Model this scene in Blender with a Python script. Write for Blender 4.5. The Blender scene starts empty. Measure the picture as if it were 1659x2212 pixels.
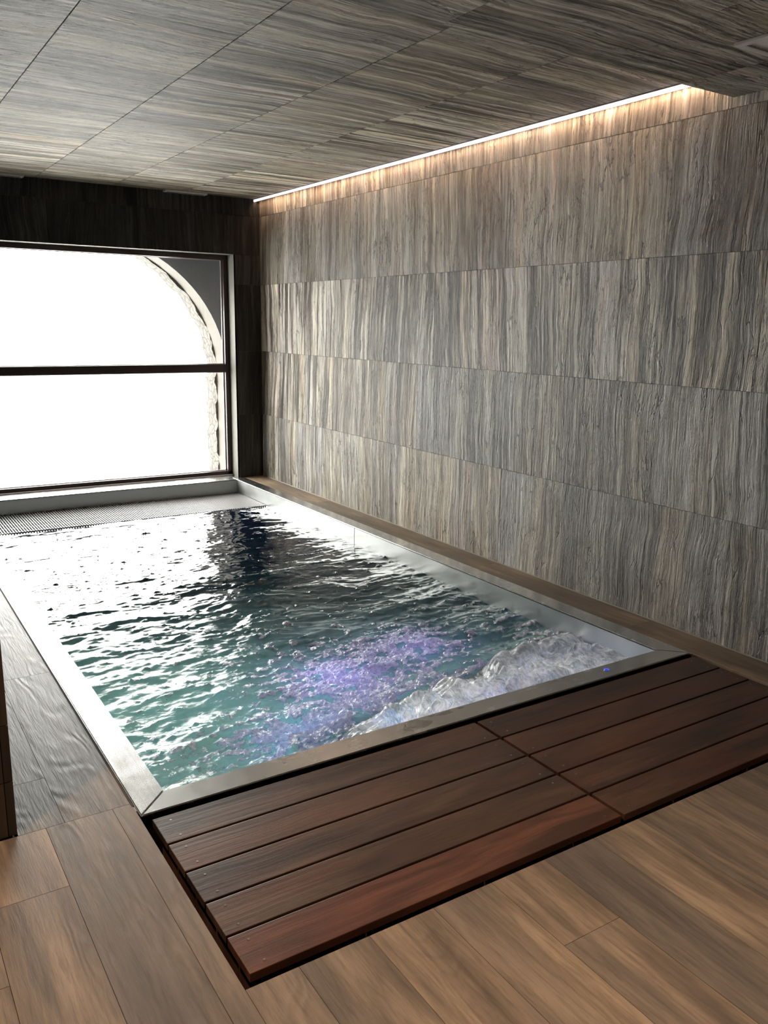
import bpy, bmesh, math, random
import numpy as np
from mathutils import Matrix, Vector
random.seed(7)
rng = np.random.RandomState(11)
sc = bpy.context.scene
col = sc.collection

# ---------------------------------------------------------------- camera
cam_d = bpy.data.cameras.new('camera'); cam = bpy.data.objects.new('camera', cam_d); col.objects.link(cam)
cam_d.sensor_fit = 'VERTICAL'; cam_d.sensor_height = 36.0
cam_d.lens = 36.0 * 1813.455 / 2212.0
cam_d.clip_start = 0.02
R = (0.84264469, -0.53824072, 0.01571157); U = (0.10454463, 0.19215384, 0.97578037); F = (0.52822376, 0.82059359, -0.21818759)
m = Matrix(((R[0], U[0], -F[0], -3.46261961), (R[1], U[1], -F[1], -7.61952410), (R[2], U[2], -F[2], 1.49530504), (0, 0, 0, 1)))
cam.matrix_world = m
sc.camera = cam

# ---------------------------------------------------------------- exposure, world, lamps
sc.view_settings.view_transform = 'Standard'; sc.view_settings.look = 'None'
sc.view_settings.gamma = 1.0; sc.view_settings.use_curve_mapping = False
sc.view_settings.exposure = 0.0
sc.cycles.use_adaptive_sampling = True; sc.cycles.adaptive_threshold = 0.03
sc.cycles.max_bounces = 6; sc.cycles.diffuse_bounces = 3; sc.cycles.glossy_bounces = 4; sc.cycles.transmission_bounces = 4
w = bpy.data.worlds.new('overcast_sky'); sc.world = w; w.use_nodes = True
bg = w.node_tree.nodes['Background']; bg.inputs[0].default_value = (1.0, 0.975, 0.935, 1); bg.inputs[1].default_value = 19.0

def light(name, kind, loc, energy, color, rot=(0, 0, 0), **kw):
    d = bpy.data.lights.new(name, kind); d.energy = energy; d.color = color
    for k, v in kw.items(): setattr(d, k, v)
    o = bpy.data.objects.new(name, d); o.location = loc; o.rotation_euler = rot; col.objects.link(o)
    return o
def aim(o, p):
    o.rotation_euler = (Vector(p) - o.location).to_track_quat('-Z', 'Y').to_euler()
# daylight comes in through the window only: a portal tells the sky where the opening is
pt = light('window_portal', 'AREA', (-1.585, 0.10, 1.054), 1, (1, 1, 1), shape='RECTANGLE', size=2.63, size_y=2.1)
pt.rotation_euler = (math.radians(-90), 0, 0); pt.data.cycles.is_portal = True
# warm ceiling downlights of the front part of the room
s1 = light('downlight', 'SPOT', (-3.68, -5.565, 2.47), 180, (1.0, 0.74, 0.54), spot_size=math.radians(125), spot_blend=0.9, shadow_soft_size=0.03)
s2 = light('downlight', 'SPOT', (-1.9, -7.35, 2.47), 145, (1.0, 0.76, 0.57), spot_size=math.radians(80), spot_blend=1.0, shadow_soft_size=0.05)
# coloured lamps of the pool, then white ones added to brighten water and foam
light('underwater_glow_light', 'POINT', (-1.66, -4.38, -0.34), 6.5, (0.38, 0.30, 1.0), shadow_soft_size=0.06)
light('underwater_glow_light', 'POINT', (-2.02, -4.86, -0.36), 5.5, (0.18, 0.42, 1.0), shadow_soft_size=0.06)
light('underwater_glow_light', 'POINT', (-1.10, -4.28, -0.34), 4.0, (0.42, 0.36, 1.0), shadow_soft_size=0.06)
light('underwater_glow_light', 'POINT', (-2.35, -4.10, -1.02), 22, (0.95, 1.0, 0.95), shadow_soft_size=0.10)  # added white light, lifts the teal of the near left water
light('underwater_glow_light', 'POINT', (-1.45, -4.98, -0.40), 2.6, (1.0, 1.0, 0.96), shadow_soft_size=0.10)  # added light that makes the churning foam glow from below
light('underwater_glow_light', 'POINT', (-0.75, -4.95, -0.40), 2.0, (1.0, 1.0, 0.96), shadow_soft_size=0.10)  # second added light under the churning foam

# ---------------------------------------------------------------- node helpers
class NT:
    def __init__(s, name):
        s.m = bpy.data.materials.new(name); s.m.use_nodes = True; s.t = s.m.node_tree
        s.t.nodes.clear(); s.out = s.t.nodes.new('ShaderNodeOutputMaterial')
    def n(s, typ, **kw):
        nd = s.t.nodes.new('ShaderNode' + typ)
        for k, v in kw.items():
            if k.startswith('i_'):
                key = k[2:]; key = int(key) if key.isdigit() else key.replace('_', ' ')
                s.set(nd.inputs[key], v)
            else: setattr(nd, k, v)
        return nd
    def set(s, inp, v):
        if isinstance(v, bpy.types.NodeSocket): s.t.links.new(v, inp)
        elif isinstance(v, bpy.types.Node): s.t.links.new(v.outputs[0], inp)
        elif isinstance(v, tuple) and len(v) == 3 and len(inp.default_value) == 4: inp.default_value = (*v, 1)
        else: inp.default_value = v
    def math(s, op, a, b=None, c=None, clamp=False):
        nd = s.t.nodes.new('ShaderNodeMath'); nd.operation = op; nd.use_clamp = clamp
        for i, v in enumerate((a, b, c)):
            if v is not None: s.set(nd.inputs[i], v)
        return nd.outputs[0]
    def ramp(s, fac, stops, interp='LINEAR'):
        nd = s.t.nodes.new('ShaderNodeValToRGB'); nd.color_ramp.interpolation = interp
        e = nd.color_ramp.elements
        while len(e) < len(stops): e.new(0.5)
        for el, (p, c) in zip(e, stops):
            el.position = p; el.color = (*c, 1) if len(c) == 3 else c
        s.set(nd.inputs[0], fac); return nd.outputs[0]
    def mix(s, fac, a, b, mode='MIX'):
        nd = s.t.nodes.new('ShaderNodeMix'); nd.data_type = 'RGBA'; nd.blend_type = mode
        s.set(nd.inputs[0], fac)
        for i, v in ((6, a), (7, b)): s.set(nd.inputs[i], v)
        return nd.outputs[2]
    def noise(s, vec, scale, detail=2, rough=0.5, dist=0.0, lac=2.0):
        nd = s.n('TexNoise'); s.set(nd.inputs['Vector'], vec)
        nd.inputs['Scale'].default_value = scale; nd.inputs['Detail'].default_value = detail
        nd.inputs['Roughness'].default_value = rough; nd.inputs['Distortion'].default_value = dist
        nd.inputs['Lacunarity'].default_value = lac
        return nd.outputs[0]
    def bump(s, h, strength, dist, normal=None):
        nd = s.n('Bump'); s.set(nd.inputs['Height'], h); nd.inputs['Strength'].default_value = strength
        nd.inputs['Distance'].default_value = dist
        if normal is not None: s.set(nd.inputs['Normal'], normal)
        return nd.outputs[0]
    def fin(s, sh): s.t.links.new(sh.outputs[0] if isinstance(sh, bpy.types.Node) else sh, s.out.inputs[0]); return s.m
    def pbr(s, **kw):
        nd = s.n('BsdfPrincipled')
        for k, v in kw.items(): s.set(nd.inputs[k.replace('_', ' ')], v)
        return nd

def seeded_coords(s, across, along, amp=0.05):
    """object coordinates turned so that .x runs across the grain and .y along it, shifted per tile by its seed"""
    tc = s.n('TexCoord').outputs['Object']; sp = s.n('SeparateXYZ', i_0=tc)
    at = s.n('Attribute', attribute_name='seed').outputs['Fac']
    ax = {'x': 0, 'y': 1, 'z': 2}
    third = [k for k in 'xyz' if k not in (across, along)][0]
    wob = s.n('CombineXYZ', i_0=s.math('MULTIPLY', sp.outputs[ax[across]], 1.2), i_1=s.math('MULTIPLY', sp.outputs[ax[along]], 2.2), i_2=s.math('MULTIPLY', at, 31.0))
    wn = s.math('SUBTRACT', s.noise(wob, 1.0, 3, 0.5), 0.5)
    a = s.math('ADD', sp.outputs[ax[across]], s.math('MULTIPLY', wn, amp))
    a = s.math('ADD', a, s.math('MULTIPLY', at, 13.7))
    b = s.math('ADD', sp.outputs[ax[along]], s.math('MULTIPLY', at, 7.3))
    return a, b, at

def slate(name, across, along, tint=(1, 1, 1), contrast=1.0, rough=0.5, bstr=1.0, tv=0.22):
    s = NT(name); a, b, seed = seeded_coords(s, across, along, 0.075)
    a = s.math('ADD', a, s.math('MULTIPLY', b, s.math('MULTIPLY', s.math('SUBTRACT', s.math('FRACT', s.math('MULTIPLY', seed, 17.3)), 0.5), 0.14)))
    v = lambda ka, kb, o=0.0: s.n('CombineXYZ', i_0=s.math('MULTIPLY', a, ka), i_1=s.math('MULTIPLY', b, kb), i_2=s.math('ADD', s.math('MULTIPLY', seed, 19.0), o))
    streak = s.noise(v(17, 0.60), 1.0, 7, 0.68, 0.0)
    lines = s.noise(v(46, 0.9, 3.0), 1.0, 6, 0.74, 0.0)
    fine = s.noise(v(85, 4.5, 5.0), 1.0, 4, 0.70, 0.2)
    broad = s.noise(v(3.2, 0.45, 9.0), 1.0, 3, 0.5)
    hue = s.noise(v(5.0, 0.5, 14.0), 1.0, 4, 0.55)
    crack = s.noise(v(9.0, 1.3, 21.0), 1.0, 7, 0.72, 0.15)
    cr = s.math('ABSOLUTE', s.math('SUBTRACT', crack, 0.5))
    crm = s.ramp(cr, [(0.0, (0, 0, 0)), (0.014, (1, 1, 1))])
    patchy = s.noise(v(4.0, 1.5, 33.0), 1.0, 2, 0.5)
    crm = s.math('MAXIMUM', crm, s.ramp(patchy, [(0.46, (1, 1, 1)), (0.58, (0, 0, 0))]))
    # some slabs are strongly banded, others almost plain
    amp = s.ramp(s.math('FRACT', s.math('MULTIPLY', seed, 3.91)), [(0.0, (0.55, 0.55, 0.55)), (0.6, (0.95, 0.95, 0.95)), (1.0, (2.0, 2.0, 2.0))])
    val = s.math('ADD', s.math('MULTIPLY', s.math('SUBTRACT', streak, 0.5), 1.0), s.math('MULTIPLY', s.math('SUBTRACT', lines, 0.5), 0.85))
    val = s.math('ADD', s.math('MULTIPLY', val, amp), s.math('MULTIPLY', s.math('SUBTRACT', fine, 0.5), 0.45))
    val = s.math('ADD', val, s.math('ADD', 0.52, s.math('MULTIPLY', s.math('SUBTRACT', broad, 0.5), 0.45)))
    tone = s.ramp(val, [(0.26, (0.030, 0.024, 0.019)), (0.36, (0.095, 0.077, 0.061)), (0.45, (0.235, 0.205, 0.172)), (0.55, (0.43, 0.39, 0.34)), (0.70, (0.78, 0.74, 0.69))])
    tints = s.ramp(hue, [(0.26, (1.14, 0.95, 0.78)), (0.38, (1.05, 1.0, 0.90)), (0.49, (0.98, 0.99, 0.96)), (0.60, (0.95, 0.96, 1.02)), (0.76, (1.16, 0.94, 0.80))])
    c = s.mix(1.0, tone, tints, 'MULTIPLY')
    tilev = s.ramp(s.math('FRACT', s.math('MULTIPLY', seed, 7.77)), [(0, (1 - tv, 1 - tv * 0.9, 1 - tv * 0.75)), (0.5, (1.0, 1.0, 1.0)), (1.0, (1 + tv * .7, 1 + tv * .45, 1 + tv * .1))])
    c = s.mix(1.0, c, tilev, 'MULTIPLY')
    c = s.mix(s.math('MULTIPLY', s.math('SUBTRACT', 1.0, crm), 0.8), c, (0.03, 0.024, 0.019))
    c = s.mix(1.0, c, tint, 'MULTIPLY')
    chip = s.noise(v(30, 9, 44.0), 1.0, 5, 0.72, 0.2)
    wv = s.n('CombineXYZ', i_0=s.math('MULTIPLY', s.math('SUBTRACT', s.noise(v(12, 4, 60.0), 1.0, 5, 0.65), 0.5), 1.3), i_1=s.math('MULTIPLY', s.math('SUBTRACT', s.noise(v(14, 5, 70.0), 1.0, 4, 0.6), 0.5), 1.6))
    def plates(ka, kb, o):
        vec = s.n('VectorMath', operation='ADD', i_0=v(ka, kb, 0.0), i_1=wv)
        vo = s.n('TexVoronoi', voronoi_dimensions='2D'); s.set(vo.inputs['Vector'], vec); vo.inputs['Scale'].default_value = 1.0
        ed = s.n('TexVoronoi', voronoi_dimensions='2D', feature='DISTANCE_TO_EDGE'); s.set(ed.inputs['Vector'], vec); ed.inputs['Scale'].default_value = 1.0
        return s.n('SeparateColor', i_0=vo.outputs['Color']).outputs[0], ed.outputs[0]
    p1, e1 = plates(26, 1.8, 0); p2, e2 = plates(75, 5.0, 0)
    crk = s.math('MULTIPLY', s.ramp(e1, [(0.0, (1, 1, 1)), (0.06, (0, 0, 0))]), s.ramp(s.noise(v(5, 3.5, 80.0), 1.0, 3, 0.6), [(0.47, (0, 0, 0)), (0.56, (1, 1, 1))]))
    c = s.mix(s.math('MULTIPLY', crk, 0.75), c, (0.03, 0.024, 0.018))
    c = s.mix(1.0, c, s.ramp(p1, [(0.0, (0.84, 0.84, 0.84)), (1.0, (1.16, 1.16, 1.16))]), 'MULTIPLY')
    c = s.mix(1.0, c, s.ramp(p2, [(0.0, (0.88, 0.88, 0.88)), (1.0, (1.12, 1.12, 1.12))]), 'MULTIPLY')
    h = s.math('ADD', s.math('ADD', s.math('MULTIPLY', streak, 0.8), s.math('MULTIPLY', lines, 0.55)), s.math('MULTIPLY', fine, 0.35))
    h = s.math('ADD', h, s.math('MULTIPLY', chip, 0.45))
    h = s.math('ADD', h, s.math('MULTIPLY', crm, 0.20))
    h = s.math('ADD', h, s.math('ADD', s.math('MULTIPLY', p1, 0.10), s.math('MULTIPLY', p2, 0.06)))
    h = s.math('SUBTRACT', h, s.math('MULTIPLY', crk, 0.25))
    nrm = s.bump(h, bstr, 0.045)
    rg = s.math('ADD', s.math('MULTIPLY', fine, 0.25), rough - 0.12)
    return s.fin(s.pbr(Base_Color=c, Roughness=rg, Normal=nrm, Specular_IOR_Level=0.5))

def wood_tile(name, tint=(1, 1, 1), grey=0.35, rough=0.5, bstr=0.5):
    s = NT(name); a, b, seed = seeded_coords(s, 'x', 'y', 0.03)
    v = lambda ka, kb, o=0.0: s.n('CombineXYZ', i_0=s.math('MULTIPLY', a, ka), i_1=s.math('MULTIPLY', b, kb), i_2=s.math('ADD', s.math('MULTIPLY', seed, 19.0), o))
    g = s.noise(v(75, 5.5), 1.0, 6, 0.68, 0.4)
    rings = s.noise(v(5.5, 1.1, 4.0), 1.0, 2, 0.4, 0.5)
    ring = s.math('SINE', s.math('MULTIPLY', rings, 95.0))
    ringm = s.noise(v(5, 1.8, 50.0), 1.0, 2, 0.5)
    ringm = s.ramp(ringm, [(0.46, (0, 0, 0)), (0.60, (1, 1, 1))])
    bl = s.noise(v(13, 1.5, 8.0), 1.0, 6, 0.62, 0.1)
    bl2 = s.noise(v(3.5, 0.8, 28.0), 1.0, 3, 0.5)
    base = s.ramp(bl, [(0.33, (0.125, 0.094, 0.070)), (0.5, (0.245, 0.182, 0.128)), (0.64, (0.37, 0.275, 0.19))])
    base = s.mix(s.math('MULTIPLY', s.ramp(bl2, [(0.48, (0, 0, 0)), (0.62, (1, 1, 1))]), grey * 1.5), base, (0.135, 0.118, 0.105))
    base = s.mix(s.math('MULTIPLY', s.ramp(g, [(0.35, (1, 1, 1)), (0.52, (0, 0, 0))]), 0.45), base, (0.085, 0.064, 0.048))
    base = s.mix(s.math('MULTIPLY', s.math('MULTIPLY', ringm, s.ramp(ring, [(0.5, (0, 0, 0)), (1.0, (1, 1, 1))])), 0.18), base, (0.09, 0.07, 0.055))
    tv = s.ramp(s.math('FRACT', s.math('MULTIPLY', seed, 5.31)), [(0, (0.82, 0.84, 0.86)), (1.0, (1.12, 1.08, 1.04))])
    c = s.mix(1.0, s.mix(1.0, base, tv, 'MULTIPLY'), tint, 'MULTIPLY')
    h = s.math('ADD', g, s.math('MULTIPLY', s.math('MULTIPLY', ring, ringm), 0.18))
    nrm = s.bump(h, bstr, 0.004)
    return s.fin(s.pbr(Base_Color=c, Roughness=s.math('ADD', s.math('MULTIPLY', g, 0.2), rough - 0.1), Normal=nrm))

def thin_fresnel(s, ior):
    # fresnel for thin clear layers: the inner side of the surface does not reflect totally
    fr = s.n('Fresnel'); fr.inputs[0].default_value = ior
    bf = s.n('NewGeometry').outputs['Backfacing']
    return s.math('MULTIPLY', fr.outputs[0], s.math('SUBTRACT', 1.0, bf))

def flat(name, c, rough=0.6, metal=0.0, bumps=0.0, scale=60):
    s = NT(name); tc = s.n('TexCoord').outputs['Object']
    n = s.noise(tc, scale, 4, 0.6)
    cc = s.mix(n, tuple(x * 0.82 for x in c), tuple(min(1, x * 1.15) for x in c))
    kw = dict(Base_Color=cc, Roughness=rough, Metallic=metal)
    if bumps: kw['Normal'] = s.bump(n, bumps, 0.002)
    return s.fin(s.pbr(**kw))

def steel(name, axis='y', base=(0.66, 0.66, 0.655), rough=0.24):
    s = NT(name); tc = s.n('TexCoord').outputs['Object']; sp = s.n('SeparateXYZ', i_0=tc)
    sx, sy = (260, 4) if axis == 'y' else (4, 260)
    v = s.n('CombineXYZ', i_0=s.math('MULTIPLY', sp.outputs[0], sx), i_1=s.math('MULTIPLY', sp.outputs[1], sy), i_2=s.math('MULTIPLY', sp.outputs[2], 150))
    br = s.noise(v, 1.0, 3, 0.6)
    sm = s.noise(tc, 7.0, 4, 0.6, 0.6)
    r = s.math('ADD', s.math('MULTIPLY', br, 0.10), s.math('ADD', s.math('MULTIPLY', sm, 0.16), rough - 0.12))
    c = s.mix(sm, tuple(x * 0.86 for x in base), base)
    n = s.bump(br, 0.03, 0.001, s.bump(s.noise(tc, 2.2, 2, 0.5), 0.10, 0.01))
    return s.fin(s.pbr(Base_Color=c, Metallic=1.0, Roughness=r, Normal=n))

def deck_wood(name, tint):
    s = NT(name); a, b, seed = seeded_coords(s, 'y', 'x')
    v = lambda ka, kb, o=0.0: s.n('CombineXYZ', i_0=s.math('MULTIPLY', a, ka), i_1=s.math('MULTIPLY', b, kb), i_2=s.math('ADD', s.math('MULTIPLY', seed, 19.0), o))
    g = s.noise(v(60, 2.0), 1.0, 6, 0.6, 0.4); bl = s.noise(v(9, 1.6, 7.0), 1.0, 4, 0.55, 0.6)
    red = s.noise(v(5, 1.2, 17.0), 1.0, 3, 0.5)
    c = s.ramp(bl, [(0.33, (0.034, 0.018, 0.012)), (0.5, (0.068, 0.034, 0.022)), (0.68, (0.125, 0.060, 0.036))])
    c = s.mix(s.math('MULTIPLY', s.ramp(red, [(0.45, (0, 0, 0)), (0.65, (1, 1, 1))]), 0.5), c, (0.15, 0.052, 0.028))
    c = s.mix(s.math('MULTIPLY', s.ramp(g, [(0.35, (1, 1, 1)), (0.5, (0, 0, 0))]), 0.35), c, (0.035, 0.018, 0.012))
    c = s.mix(1.0, c, tint, 'MULTIPLY')
    return s.fin(s.pbr(Base_Color=c, Roughness=s.math('ADD', s.math('MULTIPLY', bl, 0.3), 0.30), Normal=s.bump(g, 0.35, 0.003)))

M_wall = slate('slate_wall', 'y', 'z', tint=(1.06, 1.06, 1.04), rough=0.40, bstr=1.0)
M_ceil = slate('slate_ceiling', 'y', 'x', tint=(0.90, 0.875, 0.78), rough=0.6, bstr=0.85, tv=0.07)
M_slate_shade = slate('slate_shade_tint', 'x', 'z', tint=(0.075, 0.082, 0.086), rough=0.75, bstr=0.5)  # same slate, tinted dark: the far wall's shade is put into its colour
M_floor = wood_tile('wood_look_tile')
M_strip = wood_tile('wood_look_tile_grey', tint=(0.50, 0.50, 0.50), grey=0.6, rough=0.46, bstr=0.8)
M_part = wood_tile('wood_look_wall_tile', tint=(0.34, 0.32, 0.30), rough=0.65)
M_grout = flat('dark_grout', (0.075, 0.060, 0.048), 0.8)
M_light_grout = flat('pale_sealant', (0.42, 0.38, 0.33), 0.6)
M_steel_y = steel('brushed_steel_long', 'y'); M_steel_x = steel('brushed_steel_cross', 'x')
M_basin = steel('basin_steel', 'y', base=(0.66, 0.68, 0.67), rough=0.40)
M_frame = flat('dark_brown_frame', (0.035, 0.020, 0.018), 0.35)
M_dark = flat('black_rubber', (0.012, 0.011, 0.010), 0.7)
M_pit = flat('pit_concrete', (0.045, 0.04, 0.032), 0.9, bumps=0.5)
M_grate = flat('white_grate_plastic', (0.20, 0.20, 0.205), 0.35)
M_cream = flat('cream_plaster', (0.086, 0.077, 0.063), 0.8)
M_bluewall = flat('grey_render', (0.17, 0.178, 0.19), 0.8)
M_ventgrey = flat('grey_vent_metal', (0.62, 0.58, 0.54), 0.5)
M_outlet = flat('pale_outlet_metal', (0.80, 0.79, 0.77), 0.4)
M_alu = flat('aluminium_profile', (0.22, 0.18, 0.16), 0.5)
M_screw = flat('steel_screw', (0.42, 0.36, 0.31), 0.35, 1.0)
M_snow = flat('pale_ground', (0.75, 0.76, 0.78), 0.9, scale=2)
M_deck = deck_wood('hardwood_deck', (1, 1, 1)); M_deck_red = deck_wood('reddish_hardwood_deck', (1.75, 1.35, 1.15)); M_deck_dim = deck_wood('grey_brown_hardwood_deck', (0.95, 1.1, 1.15))

M_led_side = None
def emit(name, c, st):
    s = NT(name); e = s.n('Emission'); e.inputs[0].default_value = (*c, 1); e.inputs[1].default_value = st; return s.fin(e)
M_led = emit('led_diffuser', (1.0, 0.64, 0.42), 40.0)
M_led_side = emit('led_diffuser_side', (1.0, 0.90, 0.94), 1.7)
M_blue = emit('blue_button_light', (0.02, 0.06, 1.0), 3.0)

def glass_mat():
    s = NT('window_glass'); fr = thin_fresnel(s, 1.45)
    tr = s.n('BsdfTransparent'); tr.inputs[0].default_value = (0.97, 0.98, 0.97, 1)
    gl = s.n('BsdfGlossy'); gl.inputs['Roughness'].default_value = 0.0
    mx = s.n('MixShader'); s.set(mx.inputs[0], fr); s.set(mx.inputs[1], tr); s.set(mx.inputs[2], gl); return s.fin(mx)
M_glass = glass_mat()

# ---------------------------------------------------------------- mesh helpers
def link(name, verts, faces, mats, parent=None, mi=None, seeds=None, smooth=False):
    me = bpy.data.meshes.new(name); me.from_pydata(verts, [], faces); me.update()
    for mm in (mats if isinstance(mats, (list, tuple)) else [mats]): me.materials.append(mm)
    if mi is not None: me.polygons.foreach_set('material_index', mi)
    if seeds is not None:
        at = me.attributes.new('seed', 'FLOAT', 'FACE'); at.data.foreach_set('value', seeds)
    if smooth: me.polygons.foreach_set('use_smooth', [True] * len(me.polygons))
    o = bpy.data.objects.new(name, me); col.objects.link(o)
    if parent: o.parent = parent
    return o
class B:
    """collects boxes / quads into one mesh"""
    def __init__(s): s.v = []; s.f = []; s.mi = []; s.sd = []
    def box(s, x0, x1, y0, y1, z0, z1, mi=0, seed=0.0, bev=0.0):
        k = len(s.v); b = bev
        if b <= 0:
            s.v += [(x0, y0, z0), (x1, y0, z0), (x1, y1, z0), (x0, y1, z0), (x0, y0, z1), (x1, y0, z1), (x1, y1, z1), (x0, y1, z1)]
            fs = [(0, 3, 2, 1), (4, 5, 6, 7), (0, 1, 5, 4), (1, 2, 6, 5), (2, 3, 7, 6), (3, 0, 4, 7)]
        else:
            bm = bmesh.new(); bmesh.ops.create_cube(bm, size=1)
            for vv in bm.verts:
                vv.co = Vector(((x0 + x1) / 2 + vv.co.x * (x1 - x0), (y0 + y1) / 2 + vv.co.y * (y1 - y0), (z0 + z1) / 2 + vv.co.z * (z1 - z0)))
            bmesh.ops.bevel(bm, geom=bm.edges[:], offset=b, segments=2, affect='EDGES', profile=0.6)
            bm.verts.index_update()
            s.v += [tuple(vv.co) for vv in bm.verts]; fs = [tuple(q.index for q in ff.verts) for ff in bm.faces]; bm.free()
        s.f += [tuple(i + k for i in ff) for ff in fs]; s.mi += [mi] * len(fs); s.sd += [seed] * len(fs); return s
    def poly(s, pts, mi=0, seed=0.0):
        k = len(s.v); s.v += pts; s.f.append(tuple(range(k, k + len(pts)))); s.mi.append(mi); s.sd.append(seed); return s
    def build(s, name, mats, parent=None, smooth=False):
        return link(name, s.v, s.f, mats, parent, s.mi, s.sd, smooth)
def struct(o): o['kind'] = 'structure'; return o
def tag(o, label, cat, group=None, kind=None):
    o['label'] = label; o['category'] = cat
    if group: o['group'] = group
    if kind: o['kind'] = kind
    return o
def root(name, loc, label, cat, group=None):
    o = bpy.data.objects.new(name, None); o.location = loc; col.objects.link(o); return tag(o, label, cat, group)
def place(o, parent):
    """parent while keeping world-space geometry"""
    o.parent = parent; o.matrix_parent_inverse = Matrix.Translation(-Vector(parent.location)); return o

# ---------------------------------------------------------------- numpy noise
def _h(ix, iy, s):
    n = (ix.astype(np.int64) * 374761393 + iy.astype(np.int64) * 668265263 + s * 974711) & 0xffffffff
    n = ((n ^ (n >> 13)) * 1274126177) & 0xffffffff
    return ((n ^ (n >> 16)) & 0xffff) / 65535.0
def vn(x, y, s=0):
    ix = np.floor(x); iy = np.floor(y); fx = x - ix; fy = y - iy
    ux = fx * fx * fx * (fx * (fx * 6 - 15) + 10); uy = fy * fy * fy * (fy * (fy * 6 - 15) + 10)
    def g(dx, dy):
        a = _h(ix + dx, iy + dy, s) * 2 * math.pi
        return np.cos(a) * (fx - dx) + np.sin(a) * (fy - dy)
    return (g(0, 0) * (1 - ux) + g(1, 0) * ux) * (1 - uy) + (g(0, 1) * (1 - ux) + g(1, 1) * ux) * uy
def fbm(x, y, o=4, g=0.5, s=0):
    t = 0; a = 1
    for i in range(o): t = t + a * vn(x * 2 ** i + 17.3 * i, y * 2 ** i - 9.1 * i, s + i); a *= g
    return t
def ridge(x, y, o=3, g=0.5, s=0):
    t = 0; a = 1
    for i in range(o): t = t + a * (1 - 2 * np.abs(vn(x * 2 ** i + 5.3 * i, y * 2 ** i, s + i * 3))); a *= g
    return t
def ss(a, b, x): t = np.clip((x - a) / (b - a), 0, 1); return t * t * (3 - 2 * t)

# ================================================================ SETTING
CH = 2.61; STEP_Y = -5.05; CL = 2.5
G = 0.0012
# right wall (x = 0, faces -x): courses 0.614 high, slabs 1.23 long
b = B(); b.box(0.010, 0.20, -10.2, 0.2, -0.02, 2.75, 1)
zc = [0.0, 0.614, 1.222, 1.840, 2.456, 2.75]
offs = [-3.605, -2.65, -1.60, -1.46, -4.011]
for r in range(5):
    y = offs[r] % 1.235
    ys = [0.0] + [v for v in [y - 1.235 * k for k in range(0, 12)] if -10.2 < v < -0.05] + [-10.2]
    if r == 3: ys = [0.0, -1.46, -2.68, -3.55, -4.747, -5.98, -7.2, -8.4, -10.2]
    if r == 0: ys = [0.0, -1.22, -2.43, -3.605, -5.27, -6.4, -7.6, -8.8, -10.2]
    for k in range(len(ys) - 1):
        proud = random.uniform(0, 0.0015)
        want = [(0.0, 0.8), (0.2, 1.0), (0.78, 1.0), (0.0, 0.6), (0.0, 0.5)][r]
        sd = random.random()
        while not (want[0] <= (sd * 3.91) % 1.0 <= want[1]): sd = random.random()
        b.box(-proud, 0.012, ys[k + 1] + G, ys[k] - G, zc[r] + G, zc[r + 1] - G, 0, sd)
wall_right = struct(b.build('wall_right', [M_wall, M_grout]))

# far wall with the window opening
WX0, WX1, WZ1 = -2.90, -0.27, 2.108
b = B()
b.box(-3.4, 0.0, 0.012, 0.28, WZ1 + 0.012, 2.75, 1).box(WX1 + 0.012, 0.0, 0.012, 0.28, -0.3, WZ1 + 0.012, 1).box(-3.4, WX0 - 0.012, 0.012, 0.28, -0.3, WZ1 + 0.012, 1)
def far_tiles(x0, x1, z0, z1):
    n = max(1, round((x1 - x0) / 0.62)); e = [x0 + (x1 - x0) * i / n for i in range(n + 1)]
    for i in range(n): b.box(e[i] + G, e[i + 1] - G, 0.0, 0.014, z0 + G, z1 - G, 0, random.random())
far_tiles(-3.163, 0, 2.456, 2.70); far_tiles(-3.163, 0, WZ1 + 0.0, 2.456)
for z0, z1 in ((-0.0, 0.614), (0.614, 1.222), (1.222, 1.84), (1.84, WZ1)):
    far_tiles(WX1, 0, z0, z1); far_tiles(-3.163, WX0, z0, z1)
# reveal lining
b.box(WX1, WX1 + 0.014, 0.0, 0.28, -0.02, WZ1, 2).box(WX0 - 0.014, WX0, 0.0, 0.28, -0.02, WZ1, 2).box(WX0, WX1, 0.001, 0.28, WZ1, WZ1 + 0.014, 2)
M_reveal = flat('reveal_plaster', (0.125, 0.12, 0.10), 0.7)
wall_far = struct(b.build('wall_far', [M_slate_shade, M_grout, M_reveal]))

# left wall block (its end faces the camera) and the walls of the front part of the room
b = B(); b.box(-3.9, -3.175, -5.163, 0.2, -0.02, 2.75, 1)
for z0, z1 in ((0, 0.175), (0.175, 0.353), (0.353, 0.95), (0.95, 1.55), (1.55, 2.15), (2.15, 2.5)):
    for x0, x1 in ((-6.0, -5.2), (-5.2, -4.4), (-4.4, -3.6), (-3.6, -3.187), (-3.187, -3.163)):
        b.box(x0 + G, x1 - (G if x1 < -3.17 else 0), -5.173, -5.160, z0 + G, z1 - G, 0, random.random())
for k in range(9):
    for z0, z1 in ((0, 0.614), (0.614, 1.222), (1.222, 1.84), (1.84, 2.456), (2.456, 2.75)):
        b.box(-3.177, -3.163, -5.16 + k * 0.574 + G, -5.16 + (k + 1) * 0.574 - G, z0 + G, z1 - G, 2, random.random())
b.box(-6.0, -3.9, -5.163, -4.9, -0.02, 2.6, 1)
wall_left = struct(b.build('wall_left', [M_part, M_grout, M_slate_shade]))
b = B().box(-6.2, -6.0, -10.2, -4.9, -0.1, 2.6, 0, 0.3).box(-6.2, 0.2, -10.4, -10.2, -0.1, 2.6, 0, 0.6)
wall_front = struct(b.build('wall_front', [M_slate_shade]))

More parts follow.
